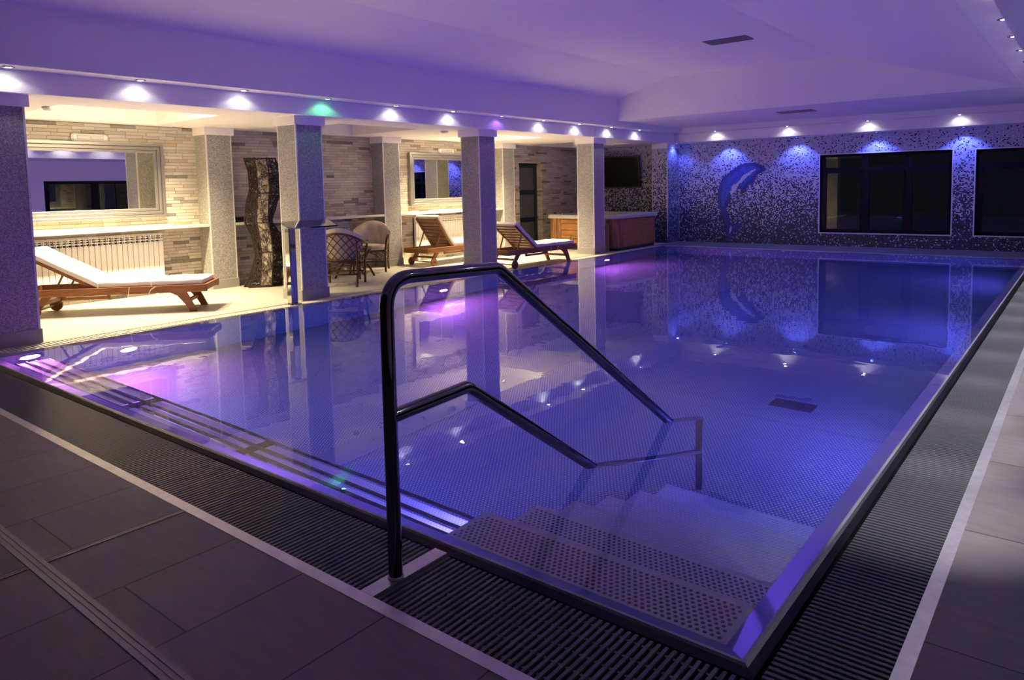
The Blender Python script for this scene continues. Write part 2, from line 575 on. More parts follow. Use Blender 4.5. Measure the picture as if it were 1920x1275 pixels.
def window(name, horiz, a0, a1, z0, z1, mull, plane, trans=None, outer=True):
    """framed window; horiz 'x' -> in plane y=plane, 'y' -> in plane x=plane"""
    root = empty(name); root['kind'] = 'structure'
    def bx(m, u0, u1, w0, w1, d0, d1):
        if horiz == 'x': m.box(u0, u1, plane+d0, plane+d1, w0, w1)
        else: m.box(plane+d0, plane+d1, u0, u1, w0, w1)
    if outer:
        m = MB()
        for u0, u1, w0, w1 in ((a0-.025, a0, z0-.025, z1+.025), (a1, a1+.025, z0-.025, z1+.025), (a0, a1, z0-.025, z0), (a0, a1, z1, z1+.025)):
            bx(m, u0, u1, w0, w1, -.012, .10)
        m.build('window_trim', 'trim_white', root)
    f = MB()
    fw = .10
    for u0, u1, w0, w1 in ((a0, a0+fw, z0, z1), (a1-fw*.4, a1, z0, z1), (a0, a1, z0, z0+.05), (a0, a1, z1-.06, z1)):
        bx(f, u0, u1, w0, w1, .05, .14)
    for mu in mull: bx(f, mu-.065, mu+.065, z0, z1, .055, .135)
    if trans: bx(f, a0, a1, trans-.05, trans+.05, .06, .13)
    f.build('window_frame', 'frame_dark', root)
    edges = [a0+fw]+[k for k in mull]+[a1-.04]
    for i in range(len(edges)-1):
        u0 = edges[i]+(0 if i == 0 else .065); u1 = edges[i+1]-(0 if i == len(edges)-2 else .065)
        s_ = MB()
        bw = .035
        zt = trans-.05 if trans else z1-.06
        for a, c, w0, w1 in ((u0, u0+bw, z0+.05, zt), (u1-bw, u1, z0+.05, zt), (u0, u1, z0+.05, z0+.05+bw), (u0, u1, zt-bw, zt)):
            bx(s_, a, c, w0, w1, .04, .12)
        s_.build('sash', 'frame_dark', root)
        g = MB(); bx(g, u0, u1, z0+.03, z1-.03, .088, .096)
        g.build('pane', 'glass', root)
    return root
window('window_1', 'x', *W1[:2], *W1[2:], (-4.27, -3.355), YW, 1.87)
window('window_2', 'x', *W2[:2], *W2[2:], (-.95,), YW, 1.87)
for i, w in enumerate(RW):
    window('window_%d' % (i+3), 'y', w[0], w[1], 0.02, 2.1, (w[0]+1.47, w[0]+2.94), XR, None, False)

# ------------------------------------------------------------------ ceiling
b = MB()
TR = ((3.5, 5.55), (7.65, 9.45), (11.45, 13.3), (15.4, 17.3))
TX0, TX1, TH = -11.6, -9.72, .24
XB = -8.9
ys = [YN]+[k for t_ in TR for k in t_]+[YW]
H = ZS
for i in range(0, len(ys), 2): b.quad((XW, ys[i], H), (XB, ys[i], H), (XB, ys[i+1], H), (XW, ys[i+1], H))
for y0, y1 in TR:
    b.quad((XW, y0, H), (TX0, y0, H), (TX0, y1, H), (XW, y1, H))
    b.quad((TX1, y0, H), (XB, y0, H), (XB, y1, H), (TX1, y1, H))
    z1 = H+TH
    b.quad((TX0, y0, z1), (TX1, y0, z1), (TX1, y1, z1), (TX0, y1, z1))
    b.quad((TX0, y0, H), (TX0, y1, H), (TX0, y1, z1), (TX0, y0, z1)); b.quad((TX1, y0, H), (TX1, y1, H), (TX1, y1, z1), (TX1, y0, z1))
    b.quad((TX0, y0, H), (TX1, y0, H), (TX1, y0, z1), (TX0, y0, z1)); b.quad((TX0, y1, H), (TX1, y1, H), (TX1, y1, z1), (TX0, y1, z1))
YB, YS, YG = 18.25, 18.0, 14.7            # far beam face, its step, end of the raised ceiling
ZL, ZF = 2.95, 3.08
XL, XRS, XRF = -8.6, -.95, -.53
b.quad((XB, YN, H), (XB, YB, H), (XB, YB, ZL), (XB, YN, ZL))
b.quad((XB, YN, ZL), (XB, YB, ZL), (XL, YS, ZL), (XL, YN, ZL))
prof = [(XL, ZL), (XL, 3.57), (-7.3, 3.94), (-3.85, 3.94), (XRS, ZF)]
for (xa, za), (xb, zb) in zip(prof[:-1], prof[1:]):
    b.quad((xa, YN, za), (xb, YN, zb), (xb, YG, zb), (xa, YG, za))
b.add([(XL, YG, ZF), (XL, YG, 3.57), (-7.3, YG, 3.94), (-3.85, YG, 3.94), (XRS, YG, ZF)], [(0, 1, 2, 3, 4)])
b.quad((XL, YG, ZL), (XL, YS, ZL), (XL, YS, ZF), (XL, YG, ZF))
b.quad((XL, YG, ZF), (XRF, YG, ZF), (XRF, YS, ZF), (XL, YS, ZF))
b.quad((XRS, YN, ZF), (XRF, YN, ZF), (XRF, YG, ZF), (XRS, YG, ZF))
b.quad((XRF, YN, H), (XRF, YB, H), (XRF, YB, ZF), (XRF, YN, ZF))
b.quad((XRF, YN, H), (XR, YN, H), (XR, YB, H), (XRF, YB, H))
b.quad((XL, YS, ZL), (XRF, YS, ZL), (XRF, YS, ZF), (XL, YS, ZF))
b.quad((XB, YB, ZL), (XRF, YB, ZL), (XRF, YS, ZL), (XL, YS, ZL))
b.quad((XB, YB, H), (XR, YB, H), (XR, YB, ZL), (XB, YB, ZL))
b.quad((XB, YB, H), (XR, YB, H), (XR, YW, H), (XB, YW, H))
b.add([(XW, YN, H), (XB, YN, H), (XB, YN, ZL), (XL, YN, ZL), (XL, YN, 3.57), (-7.3, YN, 3.94), (-3.85, YN, 3.94), (XRS, YN, ZF), (XRF, YN, ZF), (XRF, YN, H)], [tuple(range(10))])
struct(b.build('ceiling', 'plaster'))

# ------------------------------------------------------------------ pillars
def pillar(x0, x1, y0, y1, label, cat='pillar', sides=4, mats=('column',), group=None, top=ZS, capx=.04):
    r = empty('pillar', ((x0+x1)/2, (y0+y1)/2, 0), 0, label, cat, group)
    hx, hy = (x1-x0)/2, (y1-y0)/2
    m = MB(); m.box(-hx, hx, -hy, hy, 0, top-.02); m.build('shaft', mats[0], r)
    m = MB(); m.box(-hx-(.018 if sides == 4 else 0), hx+.018, -hy-.018, hy+(.018), 0, .155, 0, .004); m.build('plinth', 'plinth' if mats[0] == 'column' else 'mosaic', r)
    m = MB(); m.box(-hx-(capx if sides == 4 else 0), hx+capx, -hy-capx, hy+capx, top-.128, top+.002); m.build('capital', 'plaster', r)
    for sx, sy in ((1, -1), (1, 1), (-1, -1), (-1, 1)):
        if sides == 3 and sx < 0: continue
        m = MB(); e = .004
        cx, cy_ = sx*hx, sy*hy
        m.box(min(cx-sx*.016, cx+sx*e), max(cx-sx*.016, cx+sx*e), min(cy_-sy*.016, cy_+sy*e), max(cy_-sy*.016, cy_+sy*e), .155, top-.128)
        m.build('corner_bead', 'bead', r)
    return r
names = ['nearest speckled grey pillar, at the left edge beside the reclined lounger',
         'speckled grey pillar by the pool edge behind the steel waterfall spout',
         'speckled grey pillar by the pool edge between the two far loungers',
         'speckled grey pillar by the pool edge in front of the hot tub']
for y, l in zip(CY, names):
    pillar(-9.515, -9.06, y, y+.455, l, group='poolside pillars')
names = ['speckled pilaster on the stone wall between the first lounger and the wire sculpture',
         'speckled pilaster on the stone wall between the wicker chairs and a lounger',
         'speckled pilaster on the stone wall left of the dark green door']
for y, l in zip((6.30, 10.14, 14.05), names):
    pillar(XW, -11.5, y, y+.45, l, 'pilaster', 3, group='wall pilasters')
pillar(-9.515, -9.06, 18.13, YW, 'mosaic covered pilaster in the far corner beside the television wall', 'pilaster', 4, ('mosaic',), capx=.008)

# ------------------------------------------------------------------ shelves, radiators, mirrors, emergency lights
for y0, y1, l in ((2.3, 6.29, 'pale stone shelf under the near mirror above the first lounger'),
                  (6.76, 10.13, 'pale stone shelf behind the wicker chairs and wire sculpture'),
                  (10.60, 14.04, 'pale stone shelf under the far mirror behind a lounger')):
    m = MB(); m.box(XW, -11.5, y0, y1, 1.055, 1.10, 0, .006)
    tag(m.build('wall_shelf', 'shelf'), l, 'shelf', 'stone shelves along the wall')
def radiator(y0, n, label):
    w = .08
    r = empty('radiator', (XW, y0, 0), 0, label, 'radiator', 'white sectional radiators')
    first = None
    for k in range(n):
        if first is None:
            m = MB()
            m.box(.075, .10, .003, w-.003, .24, .86, 0, .005)
            m.box(.03, .10, .034, .046, .84, .965)
            m.box(.04, .098, .003, w-.003, .885, .905, 0, .003)
            m.box(.04, .092, .003, w-.003, .925, .94, 0, .003)
            m.prism([(.02, .99), (.05, .995), (.088, .965), (.085, .955), (.02, .965)], .003, w-.003)
            m.box(.02, .06, .02, w-.02, .26, .965)
            first = m.build('section', 'radiator', r)
            first['kind'] = 'part'
            del first['kind']
        else:
            o = first.copy(); COL.objects.link(o); o.parent = r; o.location = (0, k*w, 0)
    m = MB(); m.tube([(.05, n*w, .93), (.05, n*w+.03, .93)], .018, 8); m.build('valve', 'silver', r)
    m = MB(); m.tube([(.05, n*w, .29), (.05, n*w+.05, .29), (.05, n*w+.05, .0)], .012, 8); m.build('supply_pipe', 'radiator', r)
    m = MB(); m.box(.0, .02, 0, n*w, .28, .96); m.build('back_plate', 'gap', r)
    for yy in (.1, n*w-.14):
        m = MB(); m.box(.02, .06, yy, yy+.04, 0, .26); m.build('foot', 'radiator', r)
    return r
radiator(3.46, 27, 'long white radiator under the near shelf behind the first lounger')
radiator(7.50, 24, 'white radiator under the shelf behind the wicker chairs')
radiator(11.25, 27, 'white radiator under the far shelf behind the second lounger')
m = MB(); m.box(XW+.03, XW+.25, 6.82, 7.05, 1.10, 1.19, 0, .01)
tag(m.build('black_case', 'black'), 'small black case lying on the shelf left of the wire sculpture', 'box')

def wall_mirror(yc, label, wd=2.34):
    z0, z1 = 1.245, 2.425
    r = empty('wall_mirror', (XW, yc, 0), 0, label, 'mirror', 'wall mirrors in stepped silver frames')
    m = MB(); m.box(.005, .03, -wd/2+.12, wd/2-.12, z0+.12, z1-.12); m.build('mirror_glass', 'mirror', r)
    for k, (o0, o1, d) in enumerate(((0, .045, .075), (.045, .055, .04), (.055, .10, .058), (.10, .108, .03), (.108, .15, .045))):
        m = MB()
        a, c = -wd/2+o0, -wd/2+o1
        for sgn in (-1, 1):
            y_, y__ = sorted((sgn*(wd/2-o0), sgn*(wd/2-o1)))
            m.box(0, d, y_, y__, z0+o0, z1-o0, 0, .004)
        m.box(0, d, -wd/2+o1, wd/2-o1, z0+o0, z0+o1, 0, .004); m.box(0, d, -wd/2+o1, wd/2-o1, z1-o1, z1-o0, 0, .004)
        m.build('frame_step', 'silver', r)
    return r
wall_mirror(4.42, 'large mirror in a stepped silver frame above the first lounger', 2.60)
wall_mirror(12.33, 'mirror in a stepped silver frame partly hidden behind the middle pillar')

def emergency(yc, label):
    r = empty('emergency_light', (XW, yc, 2.485), 0, label, 'emergency light', 'emergency lights above the mirrors')
    m = MB(); m.box(0, .06, -.26, .26, -.055, .055, 0, .03); m.build('housing', 'trim_white', r)
    m = MB(); m.box(.05, .075, -.19, .19, -.028, .032, 0, .012); m.build('diffuser', 'cap_grey', r)
    m = MB(); m.lathe([(.012, 0), (.010, .012)], (0, 0, 0), 10, 0, Matrix.Translation((.072, 0, 0)) @ Matrix.Rotation(PI/2, 4, 'Y')); m.build('indicator', 'led_red', r)
emergency(4.64, 'white emergency light with a red indicator above the near mirror')
emergency(12.36, 'white emergency light above the far mirror beside the middle pillar')

# door in the stone niche
r = empty('door_1', (XW-.24, 15.15, 0)); r['kind'] = 'structure'
m = MB()
for y0, y1, z0, z1 in ((0, .12, 0, 2.25), (.90, 1.02, 0, 2.25), (.12, .90, 2.13, 2.25), (.12, .90, 0, .14), (.12, .90, .66, .78), (.12, .90, 1.40, 1.52)):
    m.box(0, .06, y0, y1, z0, z1, 0, .004)
m.build('door_frame', 'greendark', r)
for z0, z1 in ((.14, .66), (.78, 1.40), (1.52, 2.13)):
    m = MB(); m.box(.02, .035, .12, .90, z0, z1); m.build('pane', 'frost', r)
m = MB(); m.tube([(.06, .15, 1.05), (.11, .15, 1.05), (.11, .28, 1.05)], .010, 8); m.build('door_handle', 'chrome', r)

# ------------------------------------------------------------------ swimming pool
pool = empty('swimming_pool', (0, 0, 0), 0, 'stainless steel swimming pool with studded floor filling the room', 'swimming pool')
def ring(m, prof, x0=PX0, x1=PX1, y0=PY0, y1=PY1):
    cs = []
    for u, z in prof:
        cs.append([(x0+u, y0+u, z), (x1-u, y0+u, z), (x1-u, y1-u, z), (x0+u, y1-u, z)])
    for a, c in zip(cs[:-1], cs[1:]):
        for k in range(4):
            q = (k+1) % 4
            m.quad(a[k], a[q], c[q], c[k])
m = MB(); ring(m, [(.105, -.072), (.012, -.003), (.006, .0005), (-.006, .0005)]); ring(m, [(.105, -.072), (.105, -.09)]); m.build('grip_ledge', 'ledge', pool)
m = MB(); ring(m, [(-.006, .0005), (-.020, -.003), (-.045, -.022), (-.058, -.055), (-.060, -.125)]); m.build('overflow_rim', 'rim', pool)
m = MB(); ring(m, [(.105, -.09), (.105, PZ)]); m.build('basin_wall', 'poolwall', pool)
m = MB(); m.quad((PX0, PY0, PZ), (PX1, PY0, PZ), (PX1, PY1, PZ), (PX0, PY1, PZ)); m.build('basin_floor', 'poolfloor', pool)
m = MB(); ring(m, [(-.06, -.125), (-.50, -.13)]); m.build('gutter_floor', 'gap', pool)
m = MB(); m.box(-4.95, -4.65, 3.0, 16.5, PZ-.02, PZ+.012, 0, .003); o = m.build('inlet_channel', 'ledge', pool)
for k in range(22):
    m = MB(); m.lathe([(.022, 0), (.020, .010), (.008, .014)], (-4.8, 3.4+k*.6, PZ+.012), 10); m.build('inlet_nozzle', 'chrome', pool)
m = MB(); m.box(PX0+.12, PX1-.12, 6.345, 6.37, PZ-.01, PZ+.004); m.build('floor_seam', 'ledge', pool)
m = MB(); m.box(-2.32, -1.93, 6.70, 6.92, PZ-.01, PZ+.010, 0, .003)
for k in range(9): m.box(-2.30+k*.042, -2.278+k*.042, 6.72, 6.90, PZ+.008, PZ+.014, 1)
m.build('drain_cover', ['gap', 'rim'], pool)
m = MB(); m.box(PX0-.004, PX1+.004, PY0-.004, PY1+.004, PZ-.05, -.0025)
tag(m.build('pool_water', 'water'), 'still clear water filling the pool, mirroring pillars and lights', 'water')

# pool steps
st = empty('pool_steps', (0, 0, 0), 0, 'studded steel steps leading down into the pool at the near corner', 'steps')
NY = [2.68, 3.11, 3.48, 3.86, 4.26, 4.68]
NZ = [-.085, -.37, -.64, -.90, -1.17, -1.44]
def studs(m, x0, x1, y0, y1, z, p=.0285, r=.0088):
    ny = int((y1-y0)/(p*.87)); nx = int((x1-x0)/p)
    for j in range(ny):
        for i in range(nx - (j % 2)):
            x = x0+p*.5+i*p+(p*.5 if j % 2 else 0); y = y0+p*.5+j*p*.87
            if y > y1: continue
            vs = []
            for rr, zz in ((r, 0), (r*.75, .0035)):
                for k in range(7):
                    a = 2*PI*k/7
                    vs.append((x+rr*math.cos(a), y+rr*math.sin(a), z+zz))
            fs = [(k, (k+1) % 7, 7+(k+1) % 7, 7+k) for k in range(7)]+[tuple(range(7, 14))]
            m.add(vs, fs, 1, False)
y0 = PY0+.105
for k, (ny_, nz_) in enumerate(zip(NY, NZ)):
    m = MB()
    m.box(-2.35, -.966, y0 if k else PY0+.075, ny_, PZ, nz_, 0, 0)
    m.box(-2.35, -.966, ny_-.012, ny_+.004, nz_-.03, nz_+.001, 0)
    studs(m, -2.33, -.99, y0+.02, ny_-.02, nz_)
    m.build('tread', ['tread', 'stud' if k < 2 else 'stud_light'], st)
    y0 = ny_

# underwater massage bench of tubes along the near wall
be = empty('massage_bench', (0, 0, 0), 0, 'underwater bench of long steel tubes along the near pool wall', 'bench')
BZ = -.42
for k, y in enumerate((2.505, 2.60, 2.69, 2.81)):
    m = MB(); m.tube([(-8.55, y, BZ), (-2.40, y, BZ)], .017, 12); m.build('tube', 'benchtube', be)
m = MB()
for a, c in ((2.525, 2.582), (2.620, 2.672), (2.71, 2.79)):
    for x0, x1 in ((-6.05, -4.52), (-4.40, -2.44)): m.box(x0, x1, a+.004, c-.004, BZ-.03, BZ-.018)
m.build('perforated_plate', 'perf', be)
m = MB(); m.box(-8.55, -6.22, 2.51, 2.80, BZ-.04, BZ-.025); m.build('side_plate', 'poolwall', be)
for x in (-6.13, -4.46, -2.42):
    m = MB(); m.box(x-.05, x+.05, 2.49, 2.82, BZ-.07, BZ-.022); m.box(x-.03, x+.03, 2.55, 2.75, PZ, BZ-.05); m.build('support', 'rim', be)

# pool lamps
def pool_lamp(x, y, z, nx, ny, label, col, power, lens='lens_pool'):
    r = empty('underwater_lamp', (x, y, z), math.atan2(ny, nx), label, 'pool lamp', 'underwater pool lamps')
    T = Matrix.Rotation(PI/2, 4, 'Y')
    m = MB(); m.lathe([(.13, 0), (.13, .012), (.095, .022), (.095, .0)], (0, 0, 0), 24, 0, T, False, False); m.build('bezel', 'chrome', r)
    m = MB(); m.lathe([(.095, .004), (.08, .014), (.04, .018)], (0, 0, 0), 20, 0, T); m.build('lens', lens, r)
    light('AREA', 'pool_light', (x+nx*.03, y+ny*.03, z), power, col, shape='DISK', size=.16, dir=(nx, ny, -.08), spread=PI*.95)
VI, BL, TE = (1, .15, .95), (.17, .12, 1), (.04, .34, 1)
for y, l in ((3.65, 'glowing violet pool lamp on the left wall nearest the first lounger'),
             (8.85, 'glowing violet pool lamp on the left wall below the wicker chairs'),
             (14.2, 'glowing violet pool lamp on the left wall below the hot tub pillar')):
    pool_lamp(PX0+.106, y, -.80, 1, 0, l, VI, 78)
pool_lamp(PX0+.106, 2.66, -.28, 1, 0, 'violet pool lamp at the left end of the underwater bench', VI, 12)
for y in (6.1, 10.6, 15.0):
    l = {6.1: 'blue pool lamp on the right wall beside the steps', 10.6: 'blue pool lamp halfway along the right wall', 15.0: 'blue pool lamp at the far end of the right wall'}[y]
    pool_lamp(PX1-.106, y, -.60, -1, 0, l, BL, 72, 'lens_blue')
pool_lamp(-2.36, 2.60, -.24, -1, 0, 'blue pool lamp on the side of the steps facing the underwater bench', BL, 8, 'lens_blue')
pool_lamp(-6.6, PY0+.106, -1.05, 0, 1, 'teal pool lamp under the bench on the near wall', TE, 50, 'lens_blue')
pool_lamp(-4.0, PY0+.106, -1.05, 0, 1, 'blue pool lamp under the bench beside the steps', BL, 50, 'lens_blue')

# ------------------------------------------------------------------ gratings and steel strips
def grating(x0, x1, y0, y1, along, label, pitch=.03, w=.019, mat='grate', top=-.012, ties=5, group='overflow gratings'):
    r = empty('drain_grating', (x0, y0, 0), 0, label, 'grating', group)
    m = MB()
    Lx, Ly = x1-x0, y1-y0
    n = int((Lx if along == 'x' else Ly)/pitch)
    for k in range(n):
        a = k*pitch+(pitch-w)/2
        if along == 'x': m.box(a, a+w, 0, Ly, top-.022, top, 0, .004)
        else: m.box(0, Lx, a, a+w, top-.022, top, 0, .004)
    o = m.build('grate_bars', mat, r); o['kind'] = 'stuff'
    m = MB()
    for k in range(ties):
        f = (k+.5)/ties
        if along == 'x': m.box(0, Lx, Ly*f-.006, Ly*f+.006, top-.03, top-.006)
        else: m.box(Lx*f-.006, Lx*f+.006, 0, Ly, top-.03, top-.006)
    m.build('tie_rod', mat, r)
    return r
grating(PX0+.02, -2.253, 1.782, 2.205, 'x', 'long dark grating along the near pool edge left of the handrail')
grating(-2.172, -.46, 1.782, 2.205, 'x', 'short dark grating in the near corner right of the handrail post')
grating(-.795, -.46, 2.205, 17.2, 'y', 'dark grating running along the right side of the pool', ties=6)
grating(-9.00, -8.805, 1.79, 17.2, 'y', 'narrow pale grating along the left pool edge below the pillars', .045, .030, 'grate_pale', -.004, 2)
def strip(pts, label):
    m = MB()
    for x0, x1, y0, y1 in pts: m.box(x0, x1, y0, y1, -.13, .0015)
    tag(m.build('edge_strip', 'strip'), label, 'edge strip', 'steel edge strips')
strip([(-9.02, -.405, 1.722, 1.778)], 'worn steel strip between the dark tiles and the near grating')
strip([(-.458, -.405, 1.778, 17.42)], 'worn steel strip between the right floor and the right grating')
strip([(-9.02, -9.002, 1.778, 17.42)], 'pale steel strip between the beige deck and the left grating')
m = MB(); m.box(-8.985, -.458, 17.262, 17.42, -.03, -.0005); tag(m.build('edge_strip', 'strip'), 'steel gutter cover along the far end of the pool', 'edge strip')

# ------------------------------------------------------------------ handrail
hr = empty('pool_handrail', (-2.2, 1.93, 0), 0, 'dark polished steel handrail over the pool steps', 'handrail')
m = MB(); m.box(-.045, .03, -.15, .275, -.10, .001); m.build('base_plate', 'strip', hr)
RR = .0295
def arc(a, c, b, r=.09, n=7):
    A, C, B = Vector(a), Vector(c), Vector(b)
    u = (A-C).normalized(); v = (B-C).normalized()
    th = math.acos(max(-1, min(1, u.dot(v))))
    d = r/math.tan(th/2)
    p0, p1 = C+u*d, C+v*d
    return [p0*(1-t)**2+C*2*t*(1-t)+p1*t*t for t in [i/n for i in range(n+1)]]
Y_ = lambda y: y-1.93
top = [(0, 0, .0)]+arc((0, 0, 0), (0, 0, 1.245), (0, Y_(2.62), 1.235), .13, 10)+arc((0, 0, 1.245), (0, Y_(2.63), 1.222), (0, Y_(4.42), -.0), .10, 8)+\
      arc((0, Y_(4.42), 0), (0, Y_(4.90), -.345), (0, Y_(4.90), -1.4), .05, 6)+[(0, Y_(4.90), NZ[5]+.004 if False else PZ)]
m = MB(); m.tube(top, RR, 16); m.build('upper_rail', 'rail', hr)
low = [(0, .0, .680)]+arc((0, 0, .680), (0, Y_(2.395), .70), (0, Y_(3.42), 0), .06, 8)+[(0, Y_(3.42), 0), (0, Y_(4.90), -1.0)]
m = MB(); m.tube(low, RR, 16); m.build('lower_rail', 'rail', hr)
m = MB(); m.lathe([(.034, .0), (.034, .008), (.028, .014)], (0, 0, .001), 20); m.build('collar', 'strip', hr)

# ------------------------------------------------------------------ steel waterfall spout in front of the second pillar
wf = empty('waterfall_spout', (-8.93, 6.08, 0), 0, 'polished steel waterfall spout standing before the second pillar', 'waterfall spout')
m = MB(); m.box(-.055, .055, -.055, .055, 0, 1.09, 0, .008); m.build('upright', 'chrome', wf)
m = MB(); m.box(-.08, .085, -.09, .09, 0, .008, 0, .002); m.build('foot_plate', 'chrome', wf)
m = MB(); m.prism([(-.105, 1.175), (-.10, 1.185), (.125, 1.098), (.125, 1.082), (.06, 1.085), (-.105, 1.15)], -.06, .74, 0, 'y'); m.build('spout', 'chrome', wf)

# ------------------------------------------------------------------ loungers
def lounger(angle, label, L=2.2, Wd=.66, hinge=.82, back=.80):
    r = empty('sun_lounger', (0, 0, 0), 0, label, 'sun lounger', 'teak sun loungers')
    hw = Wd/2
    z0, z1 = .275, .375
    for s in (-1, 1):
        m = MB(); m.box(0, L, s*hw-.02, s*hw+.02, z0, z1, 0, .006); m.build('side_rail', 'teak', r)
        m = MB(); m.box(.55, 1.15, s*(hw-.03)-.012, s*(hw-.03)+.012, z0-.055, z0-.015, 0, .004)
        m.box(.55, .59, s*(hw-.03)-.012, s*(hw-.03)+.012, z0-.05, z0+.02); m.box(1.11, 1.15, s*(hw-.03)-.012, s*(hw-.03)+.012, z0-.05, z0+.02)
        m.build('under_rail', 'teak', r)
        # curved foot leg
        pl = [(L-.52, z0+.01), (L-.40, z0-.05), (L-.30, .10), (L-.245, 0), (L-.155, 0), (L-.20, .10), (L-.27, z0-.03), (L-.29, z0+.01)]
        m = MB(); m.prism(pl, s*(hw-.045)-.018, s*(hw-.045)+.018, 0, 'y'); m.build('foot_leg', 'teak', r)
        # wheel leg and wheel
        m = MB(); m.prism([(.42, z0+.01), (.30, z0+.01), (.17, .10), (.19, .07), (.23, .07)], s*(hw-.05)-.018, s*(hw-.05)+.018, 0, 'y'); m.build('wheel_leg', 'teak', r)
        T = Matrix.Translation((.20, s*(hw-.005), .085)) @ Matrix.Rotation(PI/2, 4, 'X')
        m = MB(); m.lathe([(.078, -.02), (.085, -.014), (.085, .014), (.078, .02)], (0, 0, 0), 24, 0, T); w = m.build('wheel', 'teak', r)
        T2 = Matrix.Translation((.20, s*(hw+.018), .085)) @ Matrix.Rotation(PI/2, 4, 'X')
        m = MB(); m.lathe([(.014, -.008), (.014, .008)], (0, 0, 0), 10, 0, T2); m.build('hub', 'gap', w)
    m = MB(); m.box(.0, .04, -hw+.02, hw-.02, z0, z1, 0, .004); m.build('end_rail', 'teak', r)
    m = MB(); m.box(L-.04, L, -hw+.02, hw-.02, z0+.02, z1, 0, .004); m.build('end_rail', 'teak', r)
    m = MB(); m.box(.19, .21, -hw+.03, hw-.03, .075, .095); m.build('axle', 'teak', r)
    m = MB(); m.box(.255, .295, -hw+.05, hw-.05, .155, .195); m.build('stretcher', 'teak', r)
    m = MB(); m.box(L-.31, L-.27, -hw+.045, hw-.045, .115, .16); m.build('stretcher', 'teak', r)
    m = MB(); n = 13
    for k in range(n):
        x = hinge+.05+k*(L-.12-hinge)/n
        m.box(x, x+.065, -hw+.02, hw-.02, z1-.024, z1-.004, 0, .003)
    m.build('seat_slat', 'teak', r)
    # reclining back
    ca, sa = math.cos(angle), math.sin(angle)
    BL_ = back
    T = Matrix(((-ca, 0, sa, hinge+.02), (0, 1, 0, 0), (sa, 0, ca, z1-.02), (0, 0, 0, 1)))
    for s in (-1, 1):
        m = MB(); m.box(0, BL_, s*(hw-.045)-.018, s*(hw-.045)+.018, -.03, .012, 0, .004, T); m.build('back_rail', 'teak', r)
    m = MB()
    for k in range(8):
        x = .03+k*(BL_-.03)/8
        m.box(x, x+.062, -hw+.055, hw-.055, -.012, .008, 0, .003, T)
    m.build('back_slat', 'teak', r)
    pt = Vector((hinge+.02-ca*.50, 0, z1-.02+sa*.50))
    for s in (-1, 1):
        m = MB(); m.tube([(pt.x, s*(hw-.09), pt.z-.02), (pt.x-.20 if angle > .8 else pt.x-.14, s*(hw-.09), z1-.06)], .014, 8); m.build('back_prop', 'teak', r)
    # mattress: back, middle and foot section
    def pad(x0, x1, T=None, th=.085):
        m = MB()
        nx, ny = 8, 6
        def surf(zf):
            out = []
            for i in range(nx+1):
                for j in range(ny+1):
                    u, v = i/nx, j/ny
                    x, y = x0+(x1-x0)*u, -hw*.97+Wd*.97*v
                    e = min(u, 1-u, .12)/.12*min(v, 1-v, .15)/.15
                    out.append(Vector((x, y, zf(e, u, v))))
            return out
        tp = surf(lambda e, u, v: .035+(th-.035)*min(1, .55+.45*e)+.004*math.sin(u*9+v*5))
        bt = surf(lambda e, u, v: .004)
        vs = tp+bt
        if T is not None: vs = [T @ p for p in vs]
        N = (nx+1)*(ny+1)
        fs = []
        for i in range(nx):
            for j in range(ny):
                a = i*(ny+1)+j
                q = (a, a+ny+1, a+ny+2, a+1)
                fs.append(q); fs.append(tuple(k+N for k in q[::-1]))
        rim_ = [j for j in range(ny+1)]+[i*(ny+1)+ny for i in range(1, nx+1)]+[nx*(ny+1)+j for j in range(ny-1, -1, -1)]+[i*(ny+1) for i in range(nx-1, 0, -1)]
        for k in range(len(rim_)):
            a, c = rim_[k], rim_[(k+1) % len(rim_)]
            fs.append((a, c, c+N, a+N))
        m.add(vs, fs, 0, False)
        return m
    Tb = T @ Matrix.Translation((0, 0, .014))
    b_ = pad(.02, BL_+.03, Tb)
    for x0, x1 in ((hinge+.03, (L+hinge)/2), ((L+hinge)/2+.008, L-.06)):
        p_ = pad(x0, x1, Matrix.Translation((0, 0, z1)))
        b_.add(p_.v, p_.f, 0, False)
    mt = b_.build('mattress', 'cushion', r, bevel=.008)
    m = MB()
    for x in (hinge+.03, (L+hinge)/2):
        m.tube([(x, -hw*.985, z1+.055), (x, -hw*1.0, z1+.03), (x, -hw*1.01, z1-.02)], .009, 6)
        m.tube([(x+.05, -hw*1.07, z1-.01), (x-.01, -hw*1.08, z1-.05), (x-.05, -hw*1.08, z1-.13)] if x > 1.2 else [(x+.40, -hw*1.07, z1-.005), (x+.395, -hw*1.09, z1-.06), (x+.38, -hw*1.09, z1-.14)], .006, 6)
    m.build('tie_cord', 'rope', mt)
    return r
def place(o, x, y, dx, dy):
    o.location = (x, y, 0); o.rotation_euler = (0, 0, math.atan2(dy, dx))
l1 = lounger(.50, hinge=.98, L=2.40, back=1.02, label='teak lounger with cream mattress turned diagonally in front of the near mirror')
place(l1, -11.31, 3.53, .674, .739)
l2 = lounger(.92, 'teak lounger with steeply raised back left of the middle pillar')
place(l2, -11.03, 10.53, -.03, 1)
l3 = lounger(.66, 'teak lounger with half raised back at the pool edge right of the middle pillar', hinge=.88)
place(l3, -9.17, 10.92, .055, 1)

